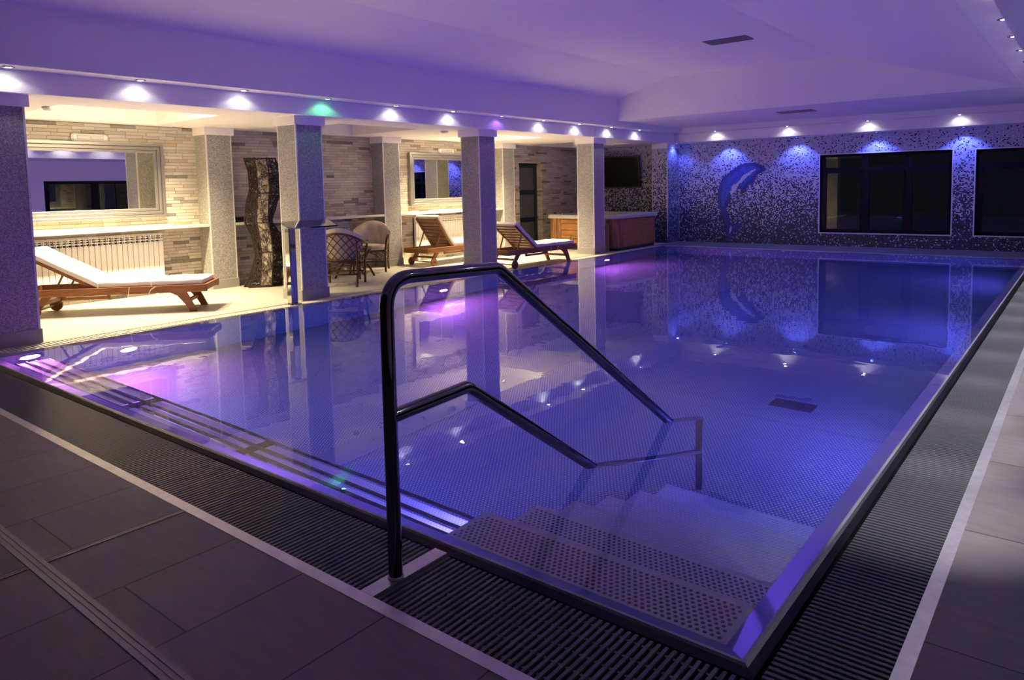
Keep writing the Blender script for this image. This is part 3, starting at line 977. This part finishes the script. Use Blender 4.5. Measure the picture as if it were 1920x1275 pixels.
# ------------------------------------------------------------------ wicker chairs and table
def chair(label):
    r = empty('wicker_armchair', (0, 0, 0), 0, label, 'armchair', 'rattan armchairs with beige cushions')
    # local: faces +x; seat centre at origin
    hw, hd = .29, .27
    for s in (-1, 1):
        m = MB(); m.tube([(-hd-.05, s*hw*.95, 0), (-hd+.03, s*hw*.95, .18), (-hd, s*hw*.98, .42), (-hd-.06, s*hw, .70)], [.020, .019, .019, .017], 8); m.build('leg', 'rattan', r)
        m = MB(); m.tube([(hd, s*hw, 0), (hd, s*hw, .28), (hd, s*(hw+.01), .45), (hd+.03, s*(hw+.035), .60), (hd-.02, s*(hw+.06), .70)], [.020, .020, .019, .018, .017], 8); m.build('leg', 'rattan', r)
    m = MB()
    for z in (.20, .40):
        m.tube([(hd, -hw, z), (hd, hw, z), (-hd, hw*.96, z), (-hd, -hw*.96, z)], .014, 8, closed=True)
    for s in (-1, 1):
        m.tube([(hd, s*hw, .08), (hd-.10, s*hw, .26), (hd-.27, s*hw, .37)], .010, 6); m.tube([(-hd, s*hw*.95, .08), (-hd+.10, s*hw, .26), (hd-.27, s*hw, .37)], .010, 6)
        m.tube([(-hd, s*hw*.9, .20), (-hd, s*hw*.5, .31), (-hd, 0, .34)], .010, 6); m.tube([(hd, s*hw*.95, .12), (hd, s*hw*.6, .30), (hd, 0, .38)], .010, 6)
    m.build('stretcher', 'rattan', r)
    # hooped back rail running into the arms
    hoop = []
    for k in range(17):
        a = PI*(.5+k/16)
        hoop.append((-.02+.36*math.cos(a)*1.0-.0, .36*math.sin(a)*.98, .70+.16*(math.sin((k/16)*PI))**1.5))
    hoop = [(hd, .34, .66), (hd-.12, .355, .69)]+hoop+[(hd-.12, -.355, .69), (hd, -.34, .66)]
    m = MB(); m.tube(hoop, .018, 8); m.build('top_rail', 'rattan', r)
    m = MB()
    def sh(u, z):           # point on the curved back shell, u 0..1 around, z 0..1 up
        a = PI*(.5+u)
        rr = .30+.055*z
        zt = .70+.16*(math.sin(u*PI))**1.5
        return Vector((-.02+rr*math.cos(a), rr*math.sin(a)*.98, .43+(zt-.43)*z))
    for k in range(-6, 17, 2):
        for sg in (1, -1):
            pts = []
            for i in range(9):
                u = (k/16 if sg == 1 else 1-k/16)+sg*i/8*.38
                if 0 <= u <= 1: pts.append(sh(u, i/8))
            if len(pts) > 1: m.tube(pts, .0075, 5)
    m.tube([sh(k/16, 0) for k in range(17)], .012, 6)
    m.build('lattice', 'rattan', r)
    # cushions
    m = MB()
    m.lathe([(.02, .415), (.24, .41), (.285, .43), (.295, .465), (.27, .50), (.15, .52), (.02, .522)], (.02, 0, 0), 24)
    m.build('seat_cushion', 'seatpad', r)
    m = MB()
    nu, nz = 20, 8
    vs = []
    for lay in (0, 1):
        for i in range(nu+1):
            for j in range(nz+1):
                u, z = i/nu, j/nz*1.10
                p = sh(u, min(z, 1.0))
                if z > 1: p.z += .085*(z-1)/.10
                c = Vector((-.02, 0, p.z))
                e = min(1, min(u, 1-u)*8)*min(1, min(j, nz-j)*.9+.25)
                tuft = .012*math.cos(u*PI*8)*math.cos(z*PI*2)
                q = p+(c-p).normalized()*((.02 if lay else .02+.085*e+tuft))
                vs.append(q)
    N = (nu+1)*(nz+1)
    fs = []
    for i in range(nu):
        for j in range(nz):
            a = i*(nz+1)+j
            q = (a, a+1, a+nz+2, a+nz+1)
            fs.append(q); fs.append(tuple(k+N for k in q[::-1]))
    rim_ = [j for j in range(nz+1)]+[i*(nz+1)+nz for i in range(1, nu+1)]+[nu*(nz+1)+j for j in range(nz-1, -1, -1)]+[i*(nz+1) for i in range(nu-1, 0, -1)]
    for k in range(len(rim_)):
        a, c = rim_[k], rim_[(k+1) % len(rim_)]
        fs.append((a, a+N, c+N, c))
    m.add(vs, fs, 0, True)
    bc = m.build('back_cushion', 'seatpad', r)
    m = MB()
    for u, z in ((.3, .55), (.5, .6), (.7, .55)):
        p = sh(u, z); c = Vector((-.02, 0, p.z)); p = p+(c-p).normalized()*.088
        m.lathe([(.013, -.006), (.013, .006)], p, 8)
    m.build('tuft_button', 'rattan', bc)
    return r
c1 = chair('rattan armchair seen from its latticed back, nearest the second pillar')
place(c1, -9.98, 7.82, -.63, .78)
c2 = copy_tree(c1); c2['label'] = 'rattan armchair with its cushion facing us, beside the second pilaster'
place(c2, -11.22, 9.50, .66, -.75)
c3 = copy_tree(c1); c3['label'] = 'rattan armchair mostly hidden between the wire sculpture and the second pillar'
place(c3, -11.22, 7.94, .85, .53)
for c_ in (c1, c2, c3): c_.scale = (1.07, 1.07, 1.05)
tb = empty('side_table', (-10.69, 8.64, 0), .35, 'low round rattan table between the armchairs', 'table')
for k in range(4):
    a = PI/4+k*PI/2
    p = lambda q, z: (q*math.cos(a), q*math.sin(a), z)
    m = MB(); m.tube([p(.37, 0), p(.30, .14), p(.19, .30), p(.24, .42), p(.31, .52)], .020, 8); m.build('leg', 'rattan', tb)
m = MB(); m.lathe([(.33, .525), (.35, .535), (.35, .55), (.33, .556)], (0, 0, 0), 28); m.build('table_top', 'rattan', tb)
m = MB(); m.tube([(.22*math.cos(k*PI/12), .22*math.sin(k*PI/12), .24) for k in range(24)], .012, 6, closed=True); m.build('stretcher', 'rattan', tb)

# ------------------------------------------------------------------ tall wire sculpture
ws = empty('wire_sculpture', (-11.05, 7.02, 0), math.atan2(.845, .534), 'tall twisting brown wire sculpture with a pale strip added for its lit front', 'sculpture')
# local x runs to the viewer's right, local -y faces the viewer
KZ = [0, .22, .55, .85, 1.12, 1.40, 1.68, 1.95, 2.20]
CXs = [-.06, -.01, .10, .03, -.09, -.03, .07, .05, -.02]
HWs = [.31, .25, .27, .24, .225, .25, .275, .265, .255]
def ev(arr, z):
    z = max(0, min(2.2, z))
    for i in range(len(KZ)-1):
        if z <= KZ[i+1]:
            f = (z-KZ[i])/(KZ[i+1]-KZ[i]); f = f*f*(3-2*f)*.6+f*.4
            return arr[i]*(1-f)+arr[i+1]*f
    return arr[-1]
def wpt(s, z):
    """s in 0..4 round the cross section: 0-1 front strip, 1-2 right, 2-3 back, 3-4 left"""
    c, h = ev(CXs, z), ev(HWs, z)
    st_, dp = .095, .24
    q = [(-st_, -dp*.62), (st_, -dp*.62), (h, dp*.25), (-h, dp*.25)]
    k = int(s) % 4; f = s-int(s)
    a, b2 = q[k], q[(k+1) % 4]
    cx = c*.35 if False else c
    fx = (c*.25) if k == 0 else c
    x0_, x1_ = a[0]+(c*.3 if k in (0, 1) and True else c), b2[0]+(c*.3 if (k+1) % 4 in (0, 1) else c)
    return Vector((x0_+(x1_-x0_)*f, a[1]+(b2[1]-a[1])*f, z))
m = MB()
for s in (0, 1, 2, 3):
    m.tube([wpt(s, z*.05) for z in range(45)], .010, 6)
for z in (0.03, .60, 1.10, 1.60, 2.18):
    m.tube([wpt(k*.25, z) for k in range(16)], .008, 6, closed=True)
m.build('frame', 'wire', ws)
rnd = random.Random(3)
m = MB()
for k in range(820):
    s, z = 1+3*rnd.random(), 2.18*rnd.random()
    a = rnd.random()*2*PI
    pts = []
    for i in range(9):
        pts.append(wpt(max(1.001, min(3.999, s)), max(.02, min(2.19, z)))+Vector((rnd.uniform(-.008, .008), rnd.uniform(-.008, .008), 0)))
        s += math.cos(a)*.16; z += math.sin(a)*.045
        a += rnd.uniform(-.9, .9)
    m.tube(pts, .0048, 4, cap=False)
o = m.build('woven_wire', 'wire', ws); o['kind'] = 'stuff'
m = MB()
for k in range(400):
    s, z = rnd.random(), 2.14*rnd.random()+.03
    a = rnd.random()*2*PI
    pts = []
    for i in range(7):
        pts.append(wpt(max(.001, min(.999, s)), max(.02, min(2.15, z)))+Vector((0, -.006+rnd.uniform(-.004, .004), 0)))
        s += math.cos(a)*.09; z += math.sin(a)*.022
        a += rnd.uniform(-.5, 1.2)
    m.tube(pts, .0026, 4, cap=False)
o = m.build('front_wire', 'wire', ws); o['kind'] = 'stuff'
m = MB()
vs = []
for i in range(45):
    z = .03+i*.0482
    vs += [wpt(.04, z)+Vector((0, .006, 0)), wpt(.96, z)+Vector((0, .006, 0)), wpt(.96, z)+Vector((0, .011, 0)), wpt(.04, z)+Vector((0, .011, 0))]
fs = []
for i in range(44):
    for k in range(4):
        q = (k+1) % 4
        fs.append((i*4+k, i*4+q, i*4+4+q, i*4+4+k))
m.add(vs, fs); m.build('lit_front_panel', 'lit_panel', ws)  # pale sheet added where the lit wall would show through the wires
m = MB(); m.tube([wpt(k*.25, .012)*1.0 for k in range(16)], .012, 6, closed=True)
m.box(-.30, .25, -.14, .08, .0, .006); m.build('base', 'wire', ws)

# ------------------------------------------------------------------ hot tub
ht = empty('hot_tub', (-10.02, 16.35, 0), 0, 'square hot tub clad in striped cedar in the far left corner', 'hot tub')
def rrect(hx, hy, r, n=7):
    out = []
    for cx, cy_, a0 in ((hx-r, hy-r, 0), (-hx+r, hy-r, PI/2), (-hx+r, -hy+r, PI), (hx-r, -hy+r, 3*PI/2)):
        for k in range(n+1):
            a = a0+PI/2*k/n
            out.append((cx+r*math.cos(a), cy_+r*math.sin(a)))
    return out
HX, HY = 1.05, 1.12
m = MB(); m.prism(rrect(HX-.05, HY-.05, .22), 0.0, .07, 0, 'z'); m.build('base', 'gap', ht)
m = MB(); m.prism(rrect(HX-.02, HY-.02, .24), .07, .79, 0, 'z'); m.build('cabinet', 'cedar', ht)
for s, ax in ((-1, 'y'), (1, 'x')):
    for k in range(7):
        z = .10+k*.095
        m = MB()
        if ax == 'y': m.box(-HX+.40, HX-.32, -HY+.005, -HY+.035, z, z+.09, 0, .006)
        else: m.box(HX-.035, HX-.006, -HY+.34, HY-.30, z, z+.09, 0, .006)
        m.build('cladding_board', 'cedar_h', ht)
for x in (-.80, -.66, .72, .86):
    m = MB(); m.box(x, x+.09, -HY+.0, -HY+.04, .08, .79, 0, .006); m.build('corner_slat', 'cedar', ht)
m = MB()
for x0, x1, z0, z1 in ((-.28, .12, .10, .11), (-.28, -.27, .10, .36), (.11, .12, .10, .36), (-.28, .12, .35, .36), (-.20, .04, .28, .29), (-.20, -.19, .10, .28), (.03, .04, .10, .28)):
    m.box(x0, x1, -HY-.004, -HY+.01, z0, z1)
m.build('access_hatch', 'gap', ht)
m = MB()
o1, i1 = rrect(HX+.03, HY+.03, .26), rrect(HX-.17, HY-.17, .20)
n = len(o1)
prof = [(o1, .79), (o1, .85), (rrect(HX+.01, HY+.01, .25), .88), (i1, .88), (rrect(HX-.22, HY-.22, .2), .80), (rrect(HX-.35, HY-.35, .2), .45)]
vs = []
for pl, z in prof: vs += [(x, y, z) for x, y in pl]
fs = []
for i in range(len(prof)-1):
    for k in range(n):
        q = (k+1) % n
        fs.append((i*n+k, i*n+q, i*n+n+q, i*n+n+k))
fs.append(tuple((len(prof)-1)*n+k for k in range(n)))
m.add(vs, fs, 0, True); m.build('rim', 'tubrim', ht)
for x, y in ((-.62, -.97), (.1, -.99)):
    m = MB(); m.lathe([(.035, .88), (.035, .90), (.02, .915)], (x, y, 0), 14); m.build('control_knob', 'chrome', ht)
sp = empty('tub_step', (-9.42, 15.02, 0), 0, 'small dark cedar step in front of the hot tub', 'step')
m = MB(); m.box(-.33, .33, -.09, .10, .0, .64, 0, .01); m.build('step_box', 'cedar', sp)
m = MB(); m.box(-.34, .34, -.10, .105, .64, .67, 0, .006); m.build('step_top', 'cedar', sp)

# ------------------------------------------------------------------ television
tv = empty('television', (-11.02, 18.60, 1.985), 0, 'large black television tilted forward on the mosaic wall', 'television')
T = Matrix.Rotation(math.radians(9), 4, 'Z') @ Matrix.Rotation(math.radians(8), 4, 'X')
m = MB(); m.box(-.80, .80, -.03, .03, -.46, .46, 0, .012, T); m.build('case', 'black', tv)
m = MB(); m.box(-.775, .775, -.034, -.029, -.425, .435, 0, 0, T); m.build('screen', 'screen', tv)
m = MB(); m.box(-.10, .10, .02, .25, -.12, .12); m.build('wall_bracket', 'black', tv)

# ------------------------------------------------------------------ dolphin mosaic
OUT = [(-6.598,1.936),(-6.712,2.032),(-6.816,2.087),(-6.962,2.124),(-7.132,2.12),(-7.302,2.085),(-7.432,2.016),(-7.584,1.905),(-7.738,1.793),(-7.849,1.678),(-7.882,1.551),(-7.904,1.444),(-7.933,1.316),(-7.933,1.187),(-7.915,1.036),(-7.87,.886),(-7.813,.714),(-7.735,.543),(-7.679,.437),(-7.701,.35),(-7.701,.243),(-7.656,.136),(-7.633,.019),(-7.556,.021),(-7.523,.14),(-7.502,.247),(-7.426,.334),(-7.317,.379),(-7.231,.444),(-7.253,.497),(-7.361,.516),(-7.492,.525),(-7.569,.567),(-7.602,.652),(-7.669,.801),(-7.68,.929),(-7.658,1.036),(-7.604,1.142),(-7.549,1.269),(-7.429,1.373),(-7.343,1.435),(-7.256,1.392),(-7.213,1.339),(-7.149,1.391),(-7.118,1.474),(-7.054,1.556),(-7.001,1.472),(-6.938,1.554),(-6.897,1.698),(-6.835,1.8),(-6.711,1.868)]
WH = [(-6.878,1.956),(-7.003,1.918),(-7.13,1.849),(-7.258,1.769),(-7.344,1.646),(-7.387,1.584),(-7.495,1.565),(-7.55,1.481),(-7.56,1.396),(-7.604,1.355),(-7.549,1.29),(-7.473,1.353),(-7.408,1.436),(-7.343,1.562),(-7.236,1.643),(-7.13,1.745),(-7.003,1.846),(-6.919,1.916)]
TW = [(-7.557,.46),(-7.601,.374),(-7.619,.266),(-7.59,.245),(-7.546,.353),(-7.531,.45)]
def inside(p, poly):
    x, y = p; c = False
    for i in range(len(poly)):
        (x1, y1), (x2, y2) = poly[i-1], poly[i]
        if (y1 > y) != (y2 > y) and x < (x2-x1)*(y-y1)/(y2-y1)+x1: c = not c
    return c
def dist(p, poly):
    best = 9
    P = Vector(p)
    for i in range(len(poly)):
        a, c = Vector(poly[i-1]), Vector(poly[i])
        t = max(0, min(1, (P-a).dot(c-a)/max(1e-9, (c-a).length_squared)))
        best = min(best, (P-(a+(c-a)*t)).length)
    return best
m = MB()
k0 = math.floor((-7.97+YW)/P_T)
for i in range(52):
    for j in range(1, 78):
        x0 = (k0+i)*P_T-YW; z0 = j*P_T
        c = (x0+P_T/2, z0+P_T/2)
        if not inside(c, OUT): continue
        d = dist(c, OUT)
        mi = 2 if (inside(c, WH) or inside(c, TW)) else (0 if d < .085+.02*rnd.random() else 1)
        if mi == 1 and rnd.random() < .12: mi = 0
        g = .0012
        m.box(x0+g, x0+P_T-g, YW-.003, YW+.004, z0+g, z0+P_T-g, mi)
tag(m.build('dolphin_mosaic', ['dol_dark', 'dol_mid', 'dol_white']), 'leaping dolphin picked out in blue mosaic tiles on the far wall', 'mosaic picture')

# ------------------------------------------------------------------ vents, detectors
def vent(x, y, z, label):
    r = empty('ceiling_vent', (x, y, z), 0, label, 'vent', 'slotted ceiling vents')
    m = MB()
    for a in ((-.36, .36, -.19, -.165), (-.36, .36, .165, .19), (-.36, -.335, -.165, .165), (.335, .36, -.165, .165)): m.box(*a, -.015, .0)
    m.build('frame', 'vent_grey', r)
    m = MB(); m.box(-.335, .335, -.165, .165, -.004, -.001); m.build('duct', 'gap', r)
    m = MB()
    for k in range(9): m.box(-.335, .335, -.155+k*.037, -.137+k*.037, -.012, -.006)
    m.build('blade', 'vent_grey', r)
vent(-4.76, 11.72, 3.94, 'slotted vent in the raised flat ceiling')
vent(-4.95, 15.85, ZF, 'slotted vent in the soffit before the mosaic wall')
def detector(x, y, label):
    r = empty('smoke_detector', (x, y, ZS), 0, label, 'smoke detector', 'ceiling smoke detectors')
    m = MB(); m.lathe([(.075, -.002), (.075, -.018)], (0, 0, 0), 22); m.build('base', 'cap_grey', r)
    m = MB(); m.lathe([(.020, -.045), (.055, -.040), (.068, -.018)], (0, 0, 0), 22); m.build('dome', 'trim_white', r)
detector(-10.05, 3.5, 'round smoke detector under the soffit right of the nearest pillar')
detector(-9.74, 10.15, 'round smoke detector under the soffit beside the middle pillar')

# ------------------------------------------------------------------ recessed lamps
def lamp_proto(lens):
    r = empty('recessed_downlight')
    m = MB(); m.lathe([(.062, 0), (.060, -.008), (.046, -.010), (.042, .0)], (0, 0, 0), 20, 0, None, False, False); m.build('bezel', 'chrome', r)
    m = MB(); m.lathe([(.036, -.001), (.030, -.006), (.016, -.008)], (0, 0, 0), 16); m.build('bulb', lens, r)
    return r
LP = {}
def downlight(x, y, z, label, lens='lens_white', group=None):
    if lens not in LP:
        LP[lens] = r = lamp_proto(lens)
    else:
        r = copy_tree(LP[lens])
    r.location = (x, y, z)
    tag(r, label, 'downlight', group)
ordn = ['first', 'second', 'third', 'fourth', 'fifth', 'sixth', 'seventh', 'eighth', 'ninth', 'tenth', 'eleventh', 'last']
WHT = (1, .96, 1)
for k in range(11):
    y = 2.70+k*1.335
    c, lens, pw = WHT, 'lens_white', 1.5
    l = '%s white downlight from the near end of the long left beam' % ordn[k]
    if k == 3: c, lens, pw, l = (.12, 1, .35), 'lens_green', 1.6, 'green downlight in the long left beam above the second pillar'
    if k == 6: c, lens, pw, l = (.35, .12, 1), 'lens_violet', 1.6, 'dim violet downlight in the long left beam above the middle pillar'
    if k == 0: l = 'white downlight in the left beam above the nearest pillar'
    if k == 10: l = 'white downlight of the left beam nearest the mosaic wall'
    downlight(-8.765, y, ZL, l, lens, 'downlights along the left beam')
    light('SPOT', 'beam_spot', (-8.765, y, ZL-.024), pw*1.5, c, spot_size=math.radians(140), spot_blend=.3, shadow_soft_size=.02)
for k, (x, l) in enumerate(((-7.70, 'white downlight above the dolphin mosaic'), (-5.87, 'white downlight above the left edge of the first window'),
                            (-4.06, 'white downlight above the middle of the first window'), (-2.26, 'white downlight above the mosaic strip between the windows'))):
    downlight(x, 18.12, ZL, l, 'lens_white', 'downlights along the far beam')
    light('SPOT', 'beam_spot', (x, 18.12, ZL-.024), 2.0, WHT, spot_size=math.radians(140), spot_blend=.3, shadow_soft_size=.02)
for k, (x, l) in enumerate(((-8.93, 'blue downlight washing the mosaic pilaster'), (-7.58, 'blue downlight washing the wall above the dolphin'), (-5.79, 'blue downlight washing the mosaic left of the first window'),
                            (-3.98, 'blue downlight washing the mosaic above the first window'), (-2.24, 'blue downlight washing the mosaic strip between the windows'))):
    yb = 18.60 if k else 18.45
    downlight(x, yb, ZS, l, 'lens_blue', 'blue downlights under the far beam')
    light('SPOT', 'wall_spot', (x, yb, ZS-.024), 60 if k else 25, (.10, .14, 1), spot_size=math.radians(118), spot_blend=.5, shadow_soft_size=.03)
for k in range(12):
    y = 4.01+k*1.08
    lb = {4: 'first white downlight seen in the right soffit', 5: 'second downlight seen in the right soffit', 6: 'third downlight seen at the right edge of the soffit'}.get(k, '%s white downlight from the near end of the right soffit' % ordn[k])
    downlight(-.70, y, ZF, lb, 'lens_white', 'downlights along the right soffit')
    light('SPOT', 'soffit_spot', (-.70, y, ZF-.024), 3.5, WHT, spot_size=math.radians(140), spot_blend=.3, shadow_soft_size=.02)
    light('SPOT', 'floor_spot', (-.70, y, ZF-.03), 520, (.93, .93, 1), spot_size=math.radians(32), spot_blend=.9, shadow_soft_size=.03)

# warm lamps in the recessed ceiling trays (only the first and third tray are switched on)
WARM = (1, .80, .47)
for k, (y0, y1) in enumerate(TR):
    where = ('over the first lounger', 'over the wicker chairs', 'over the far loungers', 'over the hot tub')[k]
    on = k in (0, 2)
    r = empty('strip_light', (TX1-.035, (y0+y1)/2, H+.055), 0, ('lit warm' if on else 'unlit')+' strip light in the ceiling tray '+where, 'strip light', 'strip lights in the ceiling trays')
    hl = (y1-y0)/2-.10
    m = MB(); m.box(.0, .03, -hl, hl, -.02, .03, 0, .004); m.build('housing', 'trim_white', r)
    m = MB(); m.tube([(-.012, -hl, .005), (-.012, hl, .005)], .010, 10); m.build('tube_lamp', 'lens_warm' if on else 'trim_white', r)
    if on:
        light('AREA', 'tray_strip', (TX1-.065, (y0+y1)/2, H+.06), 16, WARM, shape='RECTANGLE', size=hl*2, size_y=.04, dir=(-1, 0, -.1))
    for q in range(3):
        y = y0+(y1-y0)*(q+.5)/3
        pl = ('near end', 'middle', 'far end')[q]
        downlight(-10.75, y, H+TH, ('lit warm' if on else 'unlit')+' downlight at the %s of the ceiling tray %s' % (pl, where), 'lens_warm' if on else 'cap_grey', 'downlights in the ceiling trays')
        if on:
            light('SPOT', 'tray_spot', (-10.75, y, H+TH-.03), 480, WARM, spot_size=math.radians(112), spot_blend=.8, shadow_soft_size=.05)
